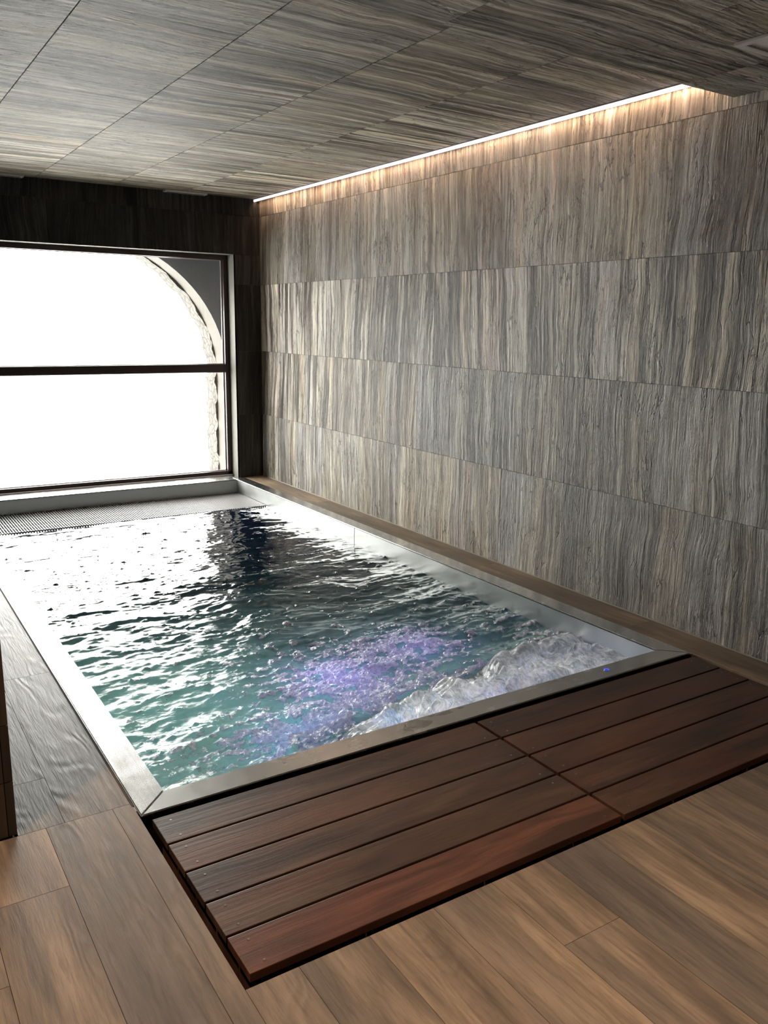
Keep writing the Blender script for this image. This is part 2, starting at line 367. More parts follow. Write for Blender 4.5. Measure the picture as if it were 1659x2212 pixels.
# ceilings: raised slab ceiling over the pool, lower one in front
b = B(); b.box(-3.3, 0.05, STEP_Y, 0.2, CH + 0.012, CH + 0.2, 1)
xs = [-3.22, -2.60, -1.975, -1.355, -0.735, 0.0]
for i in range(5):
    off = [0.3, -0.45, 0.0, -0.63, -0.2][i]
    ys = [0.0] + [v for v in [off - 1.25 * k for k in range(0, 6)] if -5.0 < v < -0.1] + [STEP_Y]
    for k in range(len(ys) - 1):
        b.box(xs[i] + 2 * G, xs[i + 1] - 2 * G, ys[k + 1] + G, ys[k] - G, CH, CH + 0.014, 0, random.random())
b.box(-3.3, 0.05, STEP_Y - 0.15, STEP_Y, CL + 0.012, CH + 0.2, 1)
ys = [STEP_Y, -5.66, -6.28, -6.9, -7.52, -8.14, -8.76, -9.4, -10.2]
for k in range(len(ys) - 1):
    off = [-0.35, -0.95, -0.6, -0.1, -0.8, -0.35, -0.6, -0.2][k]
    xx = [0.0] + [off - 1.25 * j for j in range(0, 6) if off - 1.25 * j > -6.0] + [-6.05]
    for j in range(len(xx) - 1):
        b.box(xx[j + 1] + G, xx[j] - G, ys[k + 1] + G, ys[k] - G, CL, CL + 0.014, 0, random.random())
b.box(-6.2, 0.05, -10.3, STEP_Y, CL + 0.013, CH + 0.2, 1)
ceiling = struct(b.build('ceiling', [M_ceil, M_grout]))

# floor: wood-look planks laid round the pool and the deck pit
PX0, PX1, PY0, PY1 = -2.828, -0.2215, -6.078, -5.279       # deck pit
b = B()
T = 0.012
def plank(x0, x1, y0, y1, mi=0, g=0.0007):
    b.box(x0 + g, x1 - g, y0 + g, y1 - g, -T, 0, mi, random.random())
cols = [-1.115 - 0.197 * k for k in range(-5, 26)]
cols = sorted([c for c in cols if -6.0 < c < -0.2] + [-6.05, -0.2215, -2.828])
random.seed(21)
for i in range(len(cols) - 1):
    x0, x1 = cols[i], cols[i + 1]
    if x1 - x0 < 0.004: continue
    top = -5.182 if x1 <= -2.827 else PY0
    if x1 > -3.17 and x1 <= -2.9: js = [-5.182, -5.492, -6.70, -7.9, -9.1]
    elif x1 > -2.9 and x1 <= -2.827: js = [-5.182, -6.52, -7.72, -8.9]
    elif x1 > -3.45 and x1 <= -3.08: js = [-5.182, -5.785, -6.99, -8.2, -9.4]
    elif abs(x0 + 2.10) < 0.02: js = [top, -6.36, -7.56, -8.76]
    else:
        st = top - random.uniform(0.5, 1.1); js = [top] + [st - 1.2 * k for k in range(0, 4) if st - 1.2 * k > -10.1]
    js = js + [-10.2]
    for k in range(len(js) - 1): plank(x0, x1, js[k + 1], js[k])
# left side strip
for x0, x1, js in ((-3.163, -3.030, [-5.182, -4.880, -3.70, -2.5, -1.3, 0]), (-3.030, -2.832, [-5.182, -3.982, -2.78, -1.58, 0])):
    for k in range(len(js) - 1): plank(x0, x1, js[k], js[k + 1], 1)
# strip between pool and right wall, running on beside the deck
js = [0, -1.4, -2.63, -3.62, -4.87, -6.07, -7.3, -8.5, -10.2]
for k in range(len(js) - 1): plank(-0.2155, -0.006, js[k + 1], js[k], 0)
# sub-floor (grout bed)
for q in ((-6.1, -2.828, -10.25, -5.16), (-2.828, PX1, -10.25, PY0), (-3.17, -2.8275, -5.16, 0.0), (PX1, 0.012, -10.25, 0.0)):
    b.box(q[0], q[1], q[2], q[3], -0.12, -T, 2)
# pale sealant lines along the rim and the wall foot
b.box(-0.0075, 0.0, -10.2, 0.0, -0.003, 0.004, 3)
b.box(-0.2215, -0.2155, -5.278, 0.0, -0.003, 0.0015, 3)
b.box(-2.832, -2.8255, -5.20, 0.0, -0.004, 0.001, 2)
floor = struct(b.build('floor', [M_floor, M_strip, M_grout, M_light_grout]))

# foundation slab closing the building from below
found = B().box(-6.3, 0.3, -10.4, 0.27, -1.60, -1.45, 0).box(-6.3, 0.3, -0.05, 0.27, -1.5, -0.035, 0).box(-6.3, -6.1, -10.4, 0.2, -1.5, -0.1, 0).box(0.013, 0.3, -10.4, 0.2, -1.5, -0.02, 0).box(-6.3, 0.3, -10.45, -10.25, -1.5, -0.1, 0)
struct(found.build('floor_slab', [M_grout]))
# pit under the deck
NY0B = -5.274
b = B()
b.box(PX0 - 0.05, PX1 + 0.0, PY0 - 0.05, PY1, -0.30, -0.20, 0)
b.box(PX0 - 0.06, PX0, PY0 - 0.05, PY1, -0.25, -0.0125, 0).box(PX0, PX1, PY0 - 0.06, PY0, -0.25, -0.0125, 0)
for y in (-5.39, -5.54, -5.72, -5.88, -6.02):
    b.box(PX0, PX0 + 0.012, y - 0.07, y - 0.002, -0.14, -0.045, 0)
b.box(PX0 - 0.06, PX1 + 0.05, NY0B + 0.032, NY0B + 0.05, -0.30, -0.006, 0).box(PX1, PX1 + 0.012, PY0 - 0.06, PY1 + 0.04, -0.25, -0.0125, 0)
pit = struct(b.build('floor_pit', [M_pit]))

# ================================================================ WINDOW
win = bpy.data.objects.new('window_1', None); win.location = (-1.585, 0.17, 0); col.objects.link(win); win['kind'] = 'structure'
def wbox(name, mat, boxes, bev=0.003):
    bb = B()
    for q in boxes: bb.box(*q, bev=bev)
    return place(bb.build(name, [mat]), win)
FY0, FY1 = 0.145, 0.215
wbox('window_frame', M_frame, [(WX0, WX1, FY0, FY1, 2.062, WZ1), (WX1 - 0.045, WX1, FY0, FY1, 0.0, 2.062), (WX0, WX0 + 0.045, FY0, FY1, 0.0, 2.062), (WX0, WX1, FY0, FY1, 0.012, 0.050)])
wbox('transom_bar', M_frame, [(WX0 + 0.045, WX1 - 0.045, FY0 + 0.005, FY1, 1.018, 1.094)])
M_bead = flat('pale_glazing_bead', (0.42, 0.36, 0.36), 0.4)
for z0, z1 in ((0.050, 1.018), (1.094, 2.062)):
    x0, x1 = WX0 + 0.045, WX1 - 0.045
    wbox('glazing_bead', M_bead, [(x1 - 0.010, x1, 0.185, 0.200, z0, z1), (x0, x0 + 0.010, 0.185, 0.200, z0, z1), (x0, x1, 0.185, 0.2, z0, z0 + 0.006), (x0, x1, 0.185, 0.2, z1 - 0.005, z1)], 0.001)
    wbox('pane', M_glass, [(x0 + 0.004, x1 - 0.004, 0.190, 0.194, z0 + 0.002, z1 - 0.002)], 0)
wbox('window_sill', M_steel_x, [(WX0, WX1, 0.0, 0.146, -0.03, 0.006)], 0.002)
wbox('sill_profile', M_bead, [(WX0, WX1, 0.118, 0.146, 0.006, 0.016)], 0.002)

# outside: arched masonry opening, seen through the glass
def arch_outline(cx, cz, rad, xr, xl, z0, n=40):
    """points of an arched opening: right jamb up, semicircle, left jamb down"""
    pts = [(xr, z0)]
    a0 = math.asin(0)
    for i in range(n + 1):
        a = math.pi * i / n
        pts.append((cx + rad * math.cos(a), cz + rad * 0.93 * math.sin(a)))
    pts.append((xl, z0)); return pts
def arch_wall(name, mats, cx, cz, rad, y0, y1, ex=1.2, top=3.2, z0=-1.2, rough=0.0, soffit_mi=1, parent=None):
    pts = arch_outline(cx, cz, rad, cx + rad, cx - rad, z0)
    if rough:
        dense = []
        for i in range(len(pts) - 1):
            L = math.hypot(pts[i + 1][0] - pts[i][0], pts[i + 1][1] - pts[i][1]); n = max(1, int(L / 0.045))
            for k in range(n): dense.append((pts[i][0] + (pts[i + 1][0] - pts[i][0]) * k / n, pts[i][1] + (pts[i + 1][1] - pts[i][1]) * k / n))
        out = []; step = 0
        for i, p in enumerate(dense):
            if i % 2 == 0: step = random.uniform(0, rough)
            dx, dz = cx - p[0], (cz - p[1] if p[1] > cz else 0); L = math.hypot(dx, dz) or 1
            out.append((p[0] + dx / L * (step + random.uniform(0, rough * .3)), p[1] + dz / L * step))
        pts = out + [pts[-1]]
    outer = []
    for p in pts:
        dx, dz = p[0] - cx, (p[1] - cz if p[1] > cz else 0); L = math.hypot(dx, dz) or 1
        outer.append((p[0] + dx / L * ex, p[1] + dz / L * ex))
    v = []; f = []; mi = []
    n = len(pts)
    for (yy) in (y0, y1):
        for p in pts: v.append((p[0], yy, p[1]))
        for p in outer: v.append((p[0], yy, p[1]))
    for i in range(n - 1):
        f.append((i, i + 1, n + i + 1, n + i)); mi.append(0)
        f.append((2 * n + i + 1, 2 * n + i, 3 * n + i, 3 * n + i + 1)); mi.append(0)
        f.append((i + 1, i, 2 * n + i, 2 * n + i + 1)); mi.append(soffit_mi)
    return link(name, v, f, mats, parent, mi)
arch = root('stone_arch', (-1.6, 0.6, -1.2), 'pale stone arch curving outside the upper right corner of the window', 'arch')
CXA, CZA = -1.60, 0.98
place(arch_wall('plastered_opening', [M_bluewall, M_cream], CXA, CZA, 1.375, 0.33, 0.60), arch)
def stone_mat():
    s = NT('pale_rubble_stone'); tc = s.n('TexCoord').outputs['Object']
    vo = s.n('TexVoronoi', feature='F1'); s.set(vo.inputs['Vector'], tc); vo.inputs['Scale'].default_value = 11
    ed = s.n('TexVoronoi', feature='DISTANCE_TO_EDGE'); s.set(ed.inputs['Vector'], tc); ed.inputs['Scale'].default_value = 11
    c = s.mix(s.noise(tc, 30, 4, 0.6), (0.055, 0.05, 0.043), (0.14, 0.13, 0.112))
    c = s.mix(s.ramp(ed.outputs[0], [(0.0, (1, 1, 1)), (0.09, (0, 0, 0))]), c, (0.035, 0.030, 0.025))
    return s.fin(s.pbr(Base_Color=c, Roughness=0.9, Normal=s.bump(s.math('ADD', ed.outputs[0], s.noise(tc, 40, 3)), 0.8, 0.02)))
place(arch_wall('rough_masonry', [stone_mat()], CXA, CZA, 1.385, 0.60, 0.86, rough=0.035, soffit_mi=0), arch)
gnd = struct(B().box(-40, 40, 0.9, 80, -1.4, -1.2).build('outside_ground', [M_snow]))

# ================================================================ POOL
RT = 0.006   # rim top
LX0, LX1, RX0, RX1 = -2.825, -2.719, -0.332, -0.2215
NY0, NY1, FYI = -5.274, -5.168, -0.112
WZ = -0.125
pool = root('swimming_pool', ((LX1 + RX0) / 2, -2.7, 0), 'stainless steel plunge pool sunk in the floor beside the slate wall', 'pool')
def rim(name, outline, mat, lip):
    """a folded steel strip: flat top, side lips down"""
    bm = bmesh.new()
    top = [bm.verts.new((x, y, RT)) for x, y in outline]
    f = bm.faces.new(top)
    if f.normal.z < 0: f.normal_flip()
    r = bmesh.ops.extrude_face_region(bm, geom=[f])
    vs = [g for g in r['geom'] if isinstance(g, bmesh.types.BMVert)]
    for v in vs: v.co.z -= lip
    bmesh.ops.recalc_face_normals(bm, faces=bm.faces)
    ed = [e for e in bm.edges if all(abs(v.co.z - RT) < 1e-5 for v in e.verts)]
    bmesh.ops.bevel(bm, geom=ed, offset=0.0034, segments=3, affect='EDGES')
    me = bpy.data.meshes.new(name); bm.to_mesh(me); bm.free(); me.materials.append(mat)
    o = bpy.data.objects.new(name, me); col.objects.link(o); return place(o, pool)
e = 0.0004
rim('rim', [(LX0, NY0 + 0.002), (LX1, NY1 + 0.002), (LX1, 0), (LX0, 0)], M_steel_y, 0.008)
rim('rim', [(RX0, NY1 + 0.002), (RX1, NY0 + 0.002), (RX1, 0), (RX0, 0)], M_steel_y, 0.008)
rim('rim', [(LX0, NY0), (RX1, NY0), (RX0, NY1), (LX1, NY1)], M_steel_x, 0.008)
rim('rim', [(LX1 + e, FYI), (RX0 - e, FYI), (RX0 - e, 0), (LX1 + e, 0)], M_steel_x, 0.008)
# basin walls and bottom, with a weld seam on the long wall
b = B(); D = -1.15
b.box(RX0, RX0 + 0.004, NY1, FYI, D, RT - 0.004).box(LX1 - 0.004, LX1, NY1, FYI, D, RT - 0.004)
b.box(LX1, RX0, NY1 - 0.004, NY1, D, RT - 0.004).box(LX1, RX0, FYI, FYI + 0.004, D, RT - 0.004).box(LX1, RX0, NY1, FYI, D - 0.004, D)
b.box(RX0 - 0.001, RX0, -2.352, -2.349, D, RT - 0.004, 1)
place(b.build('basin', [M_basin, M_dark]), pool)
# outer skirt of the near rim above the pit
place(B().box(LX0 + 0.006, RX1 - 0.006, NY0 + 0.006, NY0 + 0.03, -0.22, -0.024).build('skirt', [M_dark]), pool)
# touch button
def disc(cx, cy, z0, z1, r, n=32, ri=0.0):
    v = []; f = []
    for z in (z0, z1):
        for i in range(n):
            a = 2 * math.pi * i / n; v.append((cx + r * math.cos(a), cy + r * math.sin(a), z))
    if ri <= 0:
        f.append(tuple(range(n, 2 * n))); f.append(tuple(reversed(range(n))))
    else:
        for z in (z0, z1):
            for i in range(n):
                a = 2 * math.pi * i / n; v.append((cx + ri * math.cos(a), cy + ri * math.sin(a), z))
        for i in range(n):
            j = (i + 1) % n; f.append((n + i, n + j, 3 * n + j, 3 * n + i)); f.append((2 * n + j, 2 * n + i, 3 * n + i, 3 * n + j))
    for i in range(n):
        j = (i + 1) % n; f.append((i, j, n + j, n + i))
    return v, f
v, f = disc(-0.719, -5.215, RT - 0.001, RT + 0.0018, 0.0125)
btn = place(link('touch_button', v, f, [M_steel_x]), pool)
v, f = disc(-0.719, -5.215, RT + 0.0015, RT + 0.0024, 0.0105, ri=0.0078)
o = place(link('light_ring', v, f, [M_blue]), pool); o['label'] = 'glowing blue ring'
o.parent = btn; o.matrix_parent_inverse = Matrix.Identity(4); o.location = (0, 0, 0)

# overflow grate in front of the window
gr = root('overflow_grate', (-1.52, -0.46, WZ), 'white slatted overflow grate along the far end of the pool under the window', 'grate')
b = B(); x = LX1 + 0.008
while x < RX0 - 0.006:
    b.box(x, x + 0.0098, -0.80, FYI - 0.006, WZ - 0.018, WZ + 0.006, bev=0.0025); x += 0.0205
place(b.build('slats', [M_grate]), gr)
for y in (-0.18, -0.33, -0.48, -0.63, -0.76):
    place(B().box(LX1 + 0.008, RX0 - 0.006, y - 0.005, y + 0.005, WZ - 0.012, WZ + 0.000).build('cross_bar', [M_grate]), gr)
place(B().box(LX1 + 0.002, RX0 - 0.002, -0.81, -0.798, WZ - 0.30, WZ - 0.012).box(LX1 + .002, RX0 - .002, -0.80, FYI - .002, WZ - 0.31, WZ - 0.30).build('gutter', [M_dark]), gr)

# ---------------------------------------------------------------- water
DX = 0.0085
nx = int((RX0 - LX1) / DX); ny = int((-0.80 - NY1) / DX)
X, Y = np.meshgrid(np.linspace(LX1, RX0, nx), np.linspace(NY1, -0.797, ny))
def jetmask(x, y):
    """where the massage jets churn the water"""
    w1 = fbm(x * 2.2, y * 2.2, 3, 0.5, 5) * 0.35
    a = ss(-1.9, -4.4, y + w1)
    return a
def water_h(x, y):
    near = ss(-1.8, -4.7, y)
    wx = x + 0.10 * fbm(x * 1.7, y * 1.7, 2, 0.5, 3); wy = y + 0.10 * fbm(x * 1.7 + 9, y * 1.7, 2, 0.5, 4)
    big = fbm(wx * 2.1, wy * 4.2, 3, 0.5, 10)
    mid = fbm(wx * 6.5, wy * 12.0, 3, 0.5, 20)
    sml = ridge(wx * 13 + wy * 3, wy * 24, 2, 0.5, 30)
    fin = fbm(wx * 60, wy * 75, 2, 0.5, 40)
    h = big * (0.010 + 0.014 * near) + mid * (0.0022 + 0.0085 * near) + sml * (0.0002 + 0.0026 * near) + fin * (0.00004 + 0.00035 * near)
    return h * ss(0, 0.05, x * 0 + 1)
def boil_mask(x, y):
    t = ss(-2.15, -1.75, x) * (1 - ss(-0.40, -0.33, x) * 0.6)
    wv = 0.07 * fbm(x * 3.1, x * 0 + 2.0, 3, 0.6, 90)
    edge = -4.70 + wv + 0.10 * np.sin((x + 1.0) * 2.6) - 0.12 * ss(-1.3, -2.1, x)
    return t * ss(edge + 0.08, edge - 0.10, y)
def dens(x, y, cx, cy, rx, ry): return np.exp(-(((x - cx) / rx) ** 2 + ((y - cy) / ry) ** 2))
def foam_f(x, y):
    d = 0.85 * dens(x, y, -1.65, -4.40, 0.36, 0.24) + 0.7 * dens(x, y, -1.05, -4.25, 0.40, 0.22) + 0.7 * dens(x, y, -0.42, -4.6, 0.16, 0.5)
    d += 0.62 * dens(x, y, -2.1, -4.85, 0.42, 0.22) + 0.22 * dens(x, y, -1.5, -3.9, 0.9, 0.5) + 0.7 * dens(x, y, -1.2, -4.75, 0.9, 0.2)
    n = ridge(x * 5 + fbm(x * 6, y * 6, 2, .5, 71), y * 9, 3, 0.6, 60) * 0.5 + 0.5 * fbm(x * 14, y * 20, 3, 0.6, 65)
    return np.clip(ss(0.66, 1.0, d * 0.62 + n * 0.80), 0, 1)
H = water_h(X, Y)
Ff = foam_f(X, Y)
H = H + Ff * (0.003 + 0.010 * np.abs(vn(X * 14, Y * 20, 81)) + 0.012 * np.abs(vn(X * 40, Y * 52, 82)) + 0.007 * fbm(X * 75, Y * 85, 1, 0.6, 83))
verts = np.stack([X, Y, WZ + H], -1).reshape(-1, 3)
idx = np.arange(nx * ny).reshape(ny, nx)
faces = np.stack([idx[:-1, :-1], idx[:-1, 1:], idx[1:, 1:], idx[1:, :-1]], -1).reshape(-1, 4)
faces = faces[boil_mask(X, Y).reshape(-1)[faces].min(1) < 0.85]      # open under the churning foam
def water_mat():
    s = NT('pool_water'); tc = s.n('TexCoord').outputs['Object']
    fo = s.n('Attribute', attribute_name='foam').outputs['Fac']
    mp = s.n('Mapping', i_0=tc); mp.inputs['Scale'].default_value = (1.0, 1.7, 1.0)
    near = s.n('MapRange', i_0=s.n('SeparateXYZ', i_0=tc).outputs[1]); near.inputs[1].default_value = -3.0; near.inputs[2].default_value = -4.6; near.inputs[3].default_value = 0.05; near.inputs[4].default_value = 1.0
    f1 = s.noise(mp, 55, 4, 0.55, 0.6); f2 = s.noise(mp, 150, 3, 0.6)
    h = s.math('MULTIPLY', s.math('ADD', f1, s.math('MULTIPLY', s.math('MULTIPLY', f2, fo), 0.6)), near)
    nrm = s.bump(h, 0.42, 0.006)
    bub = s.noise(mp, 210, 2, 0.6)
    brk = s.noise(mp, 38, 8, 0.74, 0.8)
    fm = s.math('ADD', fo, s.math('MULTIPLY', s.math('SUBTRACT', brk, 0.5), 2.6))
    fm = s.math('MULTIPLY', s.ramp(fm, [(0.60, (0, 0, 0)), (0.90, (1, 1, 1))]), s.math('MINIMUM', s.math('MULTIPLY', fo, 4.0), 1.0))
    fm = s.math('MULTIPLY', fm, s.ramp(bub, [(0.34, (0.5, 0.5, 0.5)), (0.50, (1, 1, 1))]))
    body_shade = s.n('MapRange', i_0=s.math('ADD', s.n('SeparateXYZ', i_0=tc).outputs[1], s.math('MULTIPLY', s.n('SeparateXYZ', i_0=tc).outputs[0], 0.35))); body_shade.inputs[1].default_value = -2.2; body_shade.inputs[2].default_value = -5.2  # far and right water darkened, near water lightened: shading put into body colour
    body_shade = s.math('ADD', body_shade.outputs[0], s.math('MULTIPLY', s.math('SUBTRACT', s.noise(tc, 2.6, 3, 0.5), 0.5), 0.5))
    body = s.ramp(body_shade, [(0.0, (0.006, 0.012, 0.030)), (0.35, (0.016, 0.038, 0.046)), (0.65, (0.075, 0.145, 0.135)), (1.0, (0.19, 0.33, 0.285))])
    froth = s.n('TexVoronoi'); s.set(froth.inputs['Vector'], tc); froth.inputs['Scale'].default_value = 130
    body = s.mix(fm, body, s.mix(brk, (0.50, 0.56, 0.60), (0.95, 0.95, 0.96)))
    nrm = s.bump(s.math('MULTIPLY', fm, s.math('ADD', s.math('MULTIPLY', brk, 2.2), s.math('MULTIPLY', froth.outputs[0], -0.5))), 1.0, 0.012, nrm)
    df = s.n('BsdfDiffuse', i_0=body, i_Normal=nrm); tr = s.n('BsdfTranslucent', i_0=s.mix(fm, s.ramp(body_shade, [(0.0, (0.01, 0.02, 0.05)), (0.4, (0.035, 0.075, 0.09)), (0.7, (0.09, 0.19, 0.18)), (1.0, (0.20, 0.40, 0.34))]), (0.62, 0.6, 0.66)), i_Normal=nrm)
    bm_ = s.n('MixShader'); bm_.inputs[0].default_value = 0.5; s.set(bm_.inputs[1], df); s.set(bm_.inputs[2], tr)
    gl = s.n('BsdfGlossy', i_Normal=nrm); s.set(gl.inputs['Roughness'], s.math('ADD', s.math('MULTIPLY', fm, 0.12), 0.02))
    fr = s.n('Fresnel', i_Normal=nrm); fr.inputs[0].default_value = 1.34
    mx = s.n('MixShader'); s.set(mx.inputs[0], s.math('ADD', fr.outputs[0], s.math('MULTIPLY', fm, 0.16))); s.set(mx.inputs[1], bm_); s.set(mx.inputs[2], gl); return s.fin(mx)
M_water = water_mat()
def grid_obj(name, verts, faces, mat, foam=None):
    me = bpy.data.meshes.new(name); me.vertices.add(len(verts)); me.vertices.foreach_set('co', verts.astype(np.float32).ravel())
    me.loops.add(len(faces) * 4); me.loops.foreach_set('vertex_index', faces.astype(np.int32).ravel())
    me.polygons.add(len(faces)); me.polygons.foreach_set('loop_start', np.arange(0, len(faces) * 4, 4, dtype=np.int32))
    me.polygons.foreach_set('use_smooth', np.ones(len(faces), bool))
    me.update(calc_edges=True); me.validate()
    if foam is not None:
        at = me.attributes.new('foam', 'FLOAT', 'POINT'); at.data.foreach_set('value', foam.astype(np.float32).ravel())
    me.materials.append(mat); o = bpy.data.objects.new(name, me); col.objects.link(o); return o
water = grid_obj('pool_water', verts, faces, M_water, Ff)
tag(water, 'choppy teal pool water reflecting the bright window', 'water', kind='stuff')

# churning white water above the jets along the near rim
DB = 0.0055
bx = np.linspace(-2.2, RX0 - 0.001, int((2.2 + RX0) / DB)); by = np.linspace(NY1 + 0.001, -4.42, int((-4.42 - NY1) / DB))
XB, YB = np.meshgrid(bx, by)
mk = boil_mask(XB, YB)
wxb = XB + 0.05 * fbm(XB * 6, YB * 6, 2, .5, 101); wyb = YB + 0.05 * fbm(XB * 6, YB * 6, 2, .5, 102)
bil = 1 - np.abs(vn(wxb * 6.5, wyb * 7.5, 110)) * 1.0
bil2 = np.abs(vn(wxb * 17, wyb * 19, 111)); bil3 = np.abs(vn(wxb * 42, wyb * 46, 112)); bil4 = np.abs(vn(wxb * 85, wyb * 85, 113))
hb = 0.040 + 0.060 * (1 - 2.2 * np.abs(vn(wxb * 4.2, wyb * 5.0, 114))) + 0.060 * bil2 + 0.034 * bil3 + 0.014 * bil4
prof = 0.65 + 0.35 * np.cos((XB + 1.15) * 2.2)
wall_fade = ss(0, 0.06, YB - NY1) * 0.35 + 0.65
big_b = 1 - 2.4 * np.abs(vn(wxb * 3.6 + 0.4, wyb * 3.0, 120))
HB = -0.03 + mk * (0.050 + (0.075 * np.clip(big_b, 0, 1) + 0.050 * bil2 + 0.016 * bil3 + 0.004 * bil4) * prof * wall_fade)
HB = np.where(HB > 0.11, 0.11 + (HB - 0.11) * 0.3, HB)
vb = np.stack([XB, YB, WZ + HB + water_h(XB, YB) * (1 - mk) * 0.9], -1).reshape(-1, 3)
nyb, nxb = XB.shape; ib = np.arange(nxb * nyb).reshape(nyb, nxb)
fb = np.stack([ib[:-1, :-1], ib[:-1, 1:], ib[1:, 1:], ib[1:, :-1]], -1).reshape(-1, 4)
keep = (mk.reshape(-1)[fb].max(1) > 0.02); fb = fb[keep]
def boil_mat():
    s = NT('churning_foam'); tc = s.n('TexCoord').outputs['Object']
    wob = s.n('VectorMath', operation='ADD', i_0=tc, i_1=s.n('VectorMath', operation='SCALE', i_0=s.n('TexNoise', i_Vector=tc, i_Scale=7.0).outputs['Color'], i_Scale=0.16))
    mp = s.n('Mapping', i_0=wob); mp.inputs['Rotation'].default_value = (0, 0, -0.35); mp.inputs['Scale'].default_value = (1.0, 0.22, 0.5)
    n1 = s.noise(mp, 110, 3, 0.55, 0.3); n2 = s.noise(tc, 16, 3, 0.55, 0.5)
    nrm = s.bump(n1, 0.75, 0.007)
    c = s.mix(s.ramp(s.math('ADD', s.math('MULTIPLY', n1, 0.55), s.math('MULTIPLY', n2, 0.45)), [(0.38, (0, 0, 0)), (0.60, (1, 1, 1))]), (0.36, 0.41, 0.42), (0.90, 0.90, 0.89))
    df = s.n('BsdfDiffuse', i_0=c, i_Normal=nrm); tr = s.n('BsdfTranslucent', i_0=c, i_Normal=nrm)
    b1 = s.n('MixShader'); b1.inputs[0].default_value = 0.6; s.set(b1.inputs[1], df); s.set(b1.inputs[2], tr)
    gl = s.n('BsdfGlossy', i_Normal=nrm); gl.inputs['Roughness'].default_value = 0.12
    fr = s.n('Fresnel', i_Normal=nrm); fr.inputs[0].default_value = 1.36
    mx = s.n('MixShader'); s.set(mx.inputs[0], fr); s.set(mx.inputs[1], b1); s.set(mx.inputs[2], gl); return s.fin(mx)
used = np.unique(fb); rem = -np.ones(len(vb), int); rem[used] = np.arange(len(used))
boil = grid_obj('churning_foam', vb[used], rem[fb], boil_mat())
tag(boil, 'white churning foam thrown up by the jets along the near steel rim', 'foam', kind='stuff')

# bubbles floating on the water
ico = bmesh.new(); bmesh.ops.create_icosphere(ico, subdivisions=1, radius=1.0)
iv = np.array([v.co[:] for v in ico.verts]); jf = np.array([[v.index for v in f.verts] for f in ico.faces]); ico.free()
cand = 42000
cx = rng.uniform(LX1 + 0.02, RX0 - 0.02, cand); cy = rng.uniform(NY1 + 0.015, -2.2, cand)
fd = foam_f(cx, cy)
cl = ss(0.15, 0.45, fbm(cx * 9, cy * 13, 3, 0.6, 130)) * ss(-3.8, -4.6, cy) * ss(-0.9, -1.6, cx)
leftc = dens(cx, cy, -2.55, -5.05, 0.25, 0.14) * 0.8
prob = np.clip(fd * 0.05 + cl * 0.30 + leftc, 0, 1)
ok = rng.rand(cand) < prob; cx, cy = cx[ok][:9000], cy[ok][:9000]
rad = rng.uniform(0.0014, 0.0042, len(cx)) * (1 + 0.5 * (rng.rand(len(cx)) > 0.95))
cz = WZ + water_h(cx, cy) + foam_f(cx, cy) * 0.006
allv = (iv[None] * rad[:, None, None] * np.array([1, 1, 0.8]) + np.stack([cx, cy, cz], -1)[:, None, :]).reshape(-1, 3)
allf = (jf[None] + (np.arange(len(cx)) * len(iv))[:, None, None]).reshape(-1, 3)
def bubble_mat():
    s = NT('bubble'); df = s.n('BsdfDiffuse'); df.inputs[0].default_value = (0.75, 0.80, 0.82, 1)
    tr = s.n('BsdfTransparent'); gl = s.n('BsdfGlossy'); gl.inputs['Roughness'].default_value = 0.03
    a = s.n('MixShader'); a.inputs[0].default_value = 0.6; s.set(a.inputs[1], df); s.set(a.inputs[2], tr)
    fr = thin_fresnel(s, 1.5)
    mx = s.n('MixShader'); s.set(mx.inputs[0], fr); s.set(mx.inputs[1], a); s.set(mx.inputs[2], gl); return s.fin(mx)
me = bpy.data.meshes.new('foam_bubbles'); me.vertices.add(len(allv)); me.vertices.foreach_set('co', allv.astype(np.float32).ravel())
me.loops.add(len(allf) * 3); me.loops.foreach_set('vertex_index', allf.astype(np.int32).ravel())
me.polygons.add(len(allf)); me.polygons.foreach_set('loop_start', np.arange(0, len(allf) * 3, 3, dtype=np.int32))
me.polygons.foreach_set('use_smooth', np.ones(len(allf), bool)); me.update(calc_edges=True); me.materials.append(bubble_mat())
bub = bpy.data.objects.new('foam_bubbles', me); col.objects.link(bub)
tag(bub, 'small clear air bubbles drifting in clusters on the pool water', 'bubbles', kind='stuff')

# splashed water on the near rim
def puddle_mat():
    s = NT('splashed_water'); tr = s.n('BsdfTransparent'); tr.inputs[0].default_value = (0.86, 0.86, 0.86, 1)
    gl = s.n('BsdfGlossy'); gl.inputs['Roughness'].default_value = 0.02
    fr = thin_fresnel(s, 1.4)
    mx = s.n('MixShader'); s.set(mx.inputs[0], fr); s.set(mx.inputs[1], tr); s.set(mx.inputs[2], gl); return s.fin(mx)
M_pud = puddle_mat()
def blob(name, cx, cy, z, pts, h, label, mat=M_pud):
    """a domed drop with an irregular outline"""
    n = len(pts); v = [(cx, cy, z + h)]; f = []
    rings = 5
    for r in range(1, rings + 1):
        t = r / rings; zz = z + h * math.sqrt(max(0, 1 - t ** 3))
        for p in pts: v.append((cx + p[0] * t, cy + p[1] * t, zz))
    for i in range(n):
        j = (i + 1) % n; f.append((0, 1 + i, 1 + j))
        for r in range(rings - 1):
            a0 = 1 + r * n; a1 = a0 + n; f.append((a0 + i, a1 + i, a1 + j, a0 + j))
    o = link(name, v, f, [mat], smooth=True)
    return tag(o, label, 'water drop')
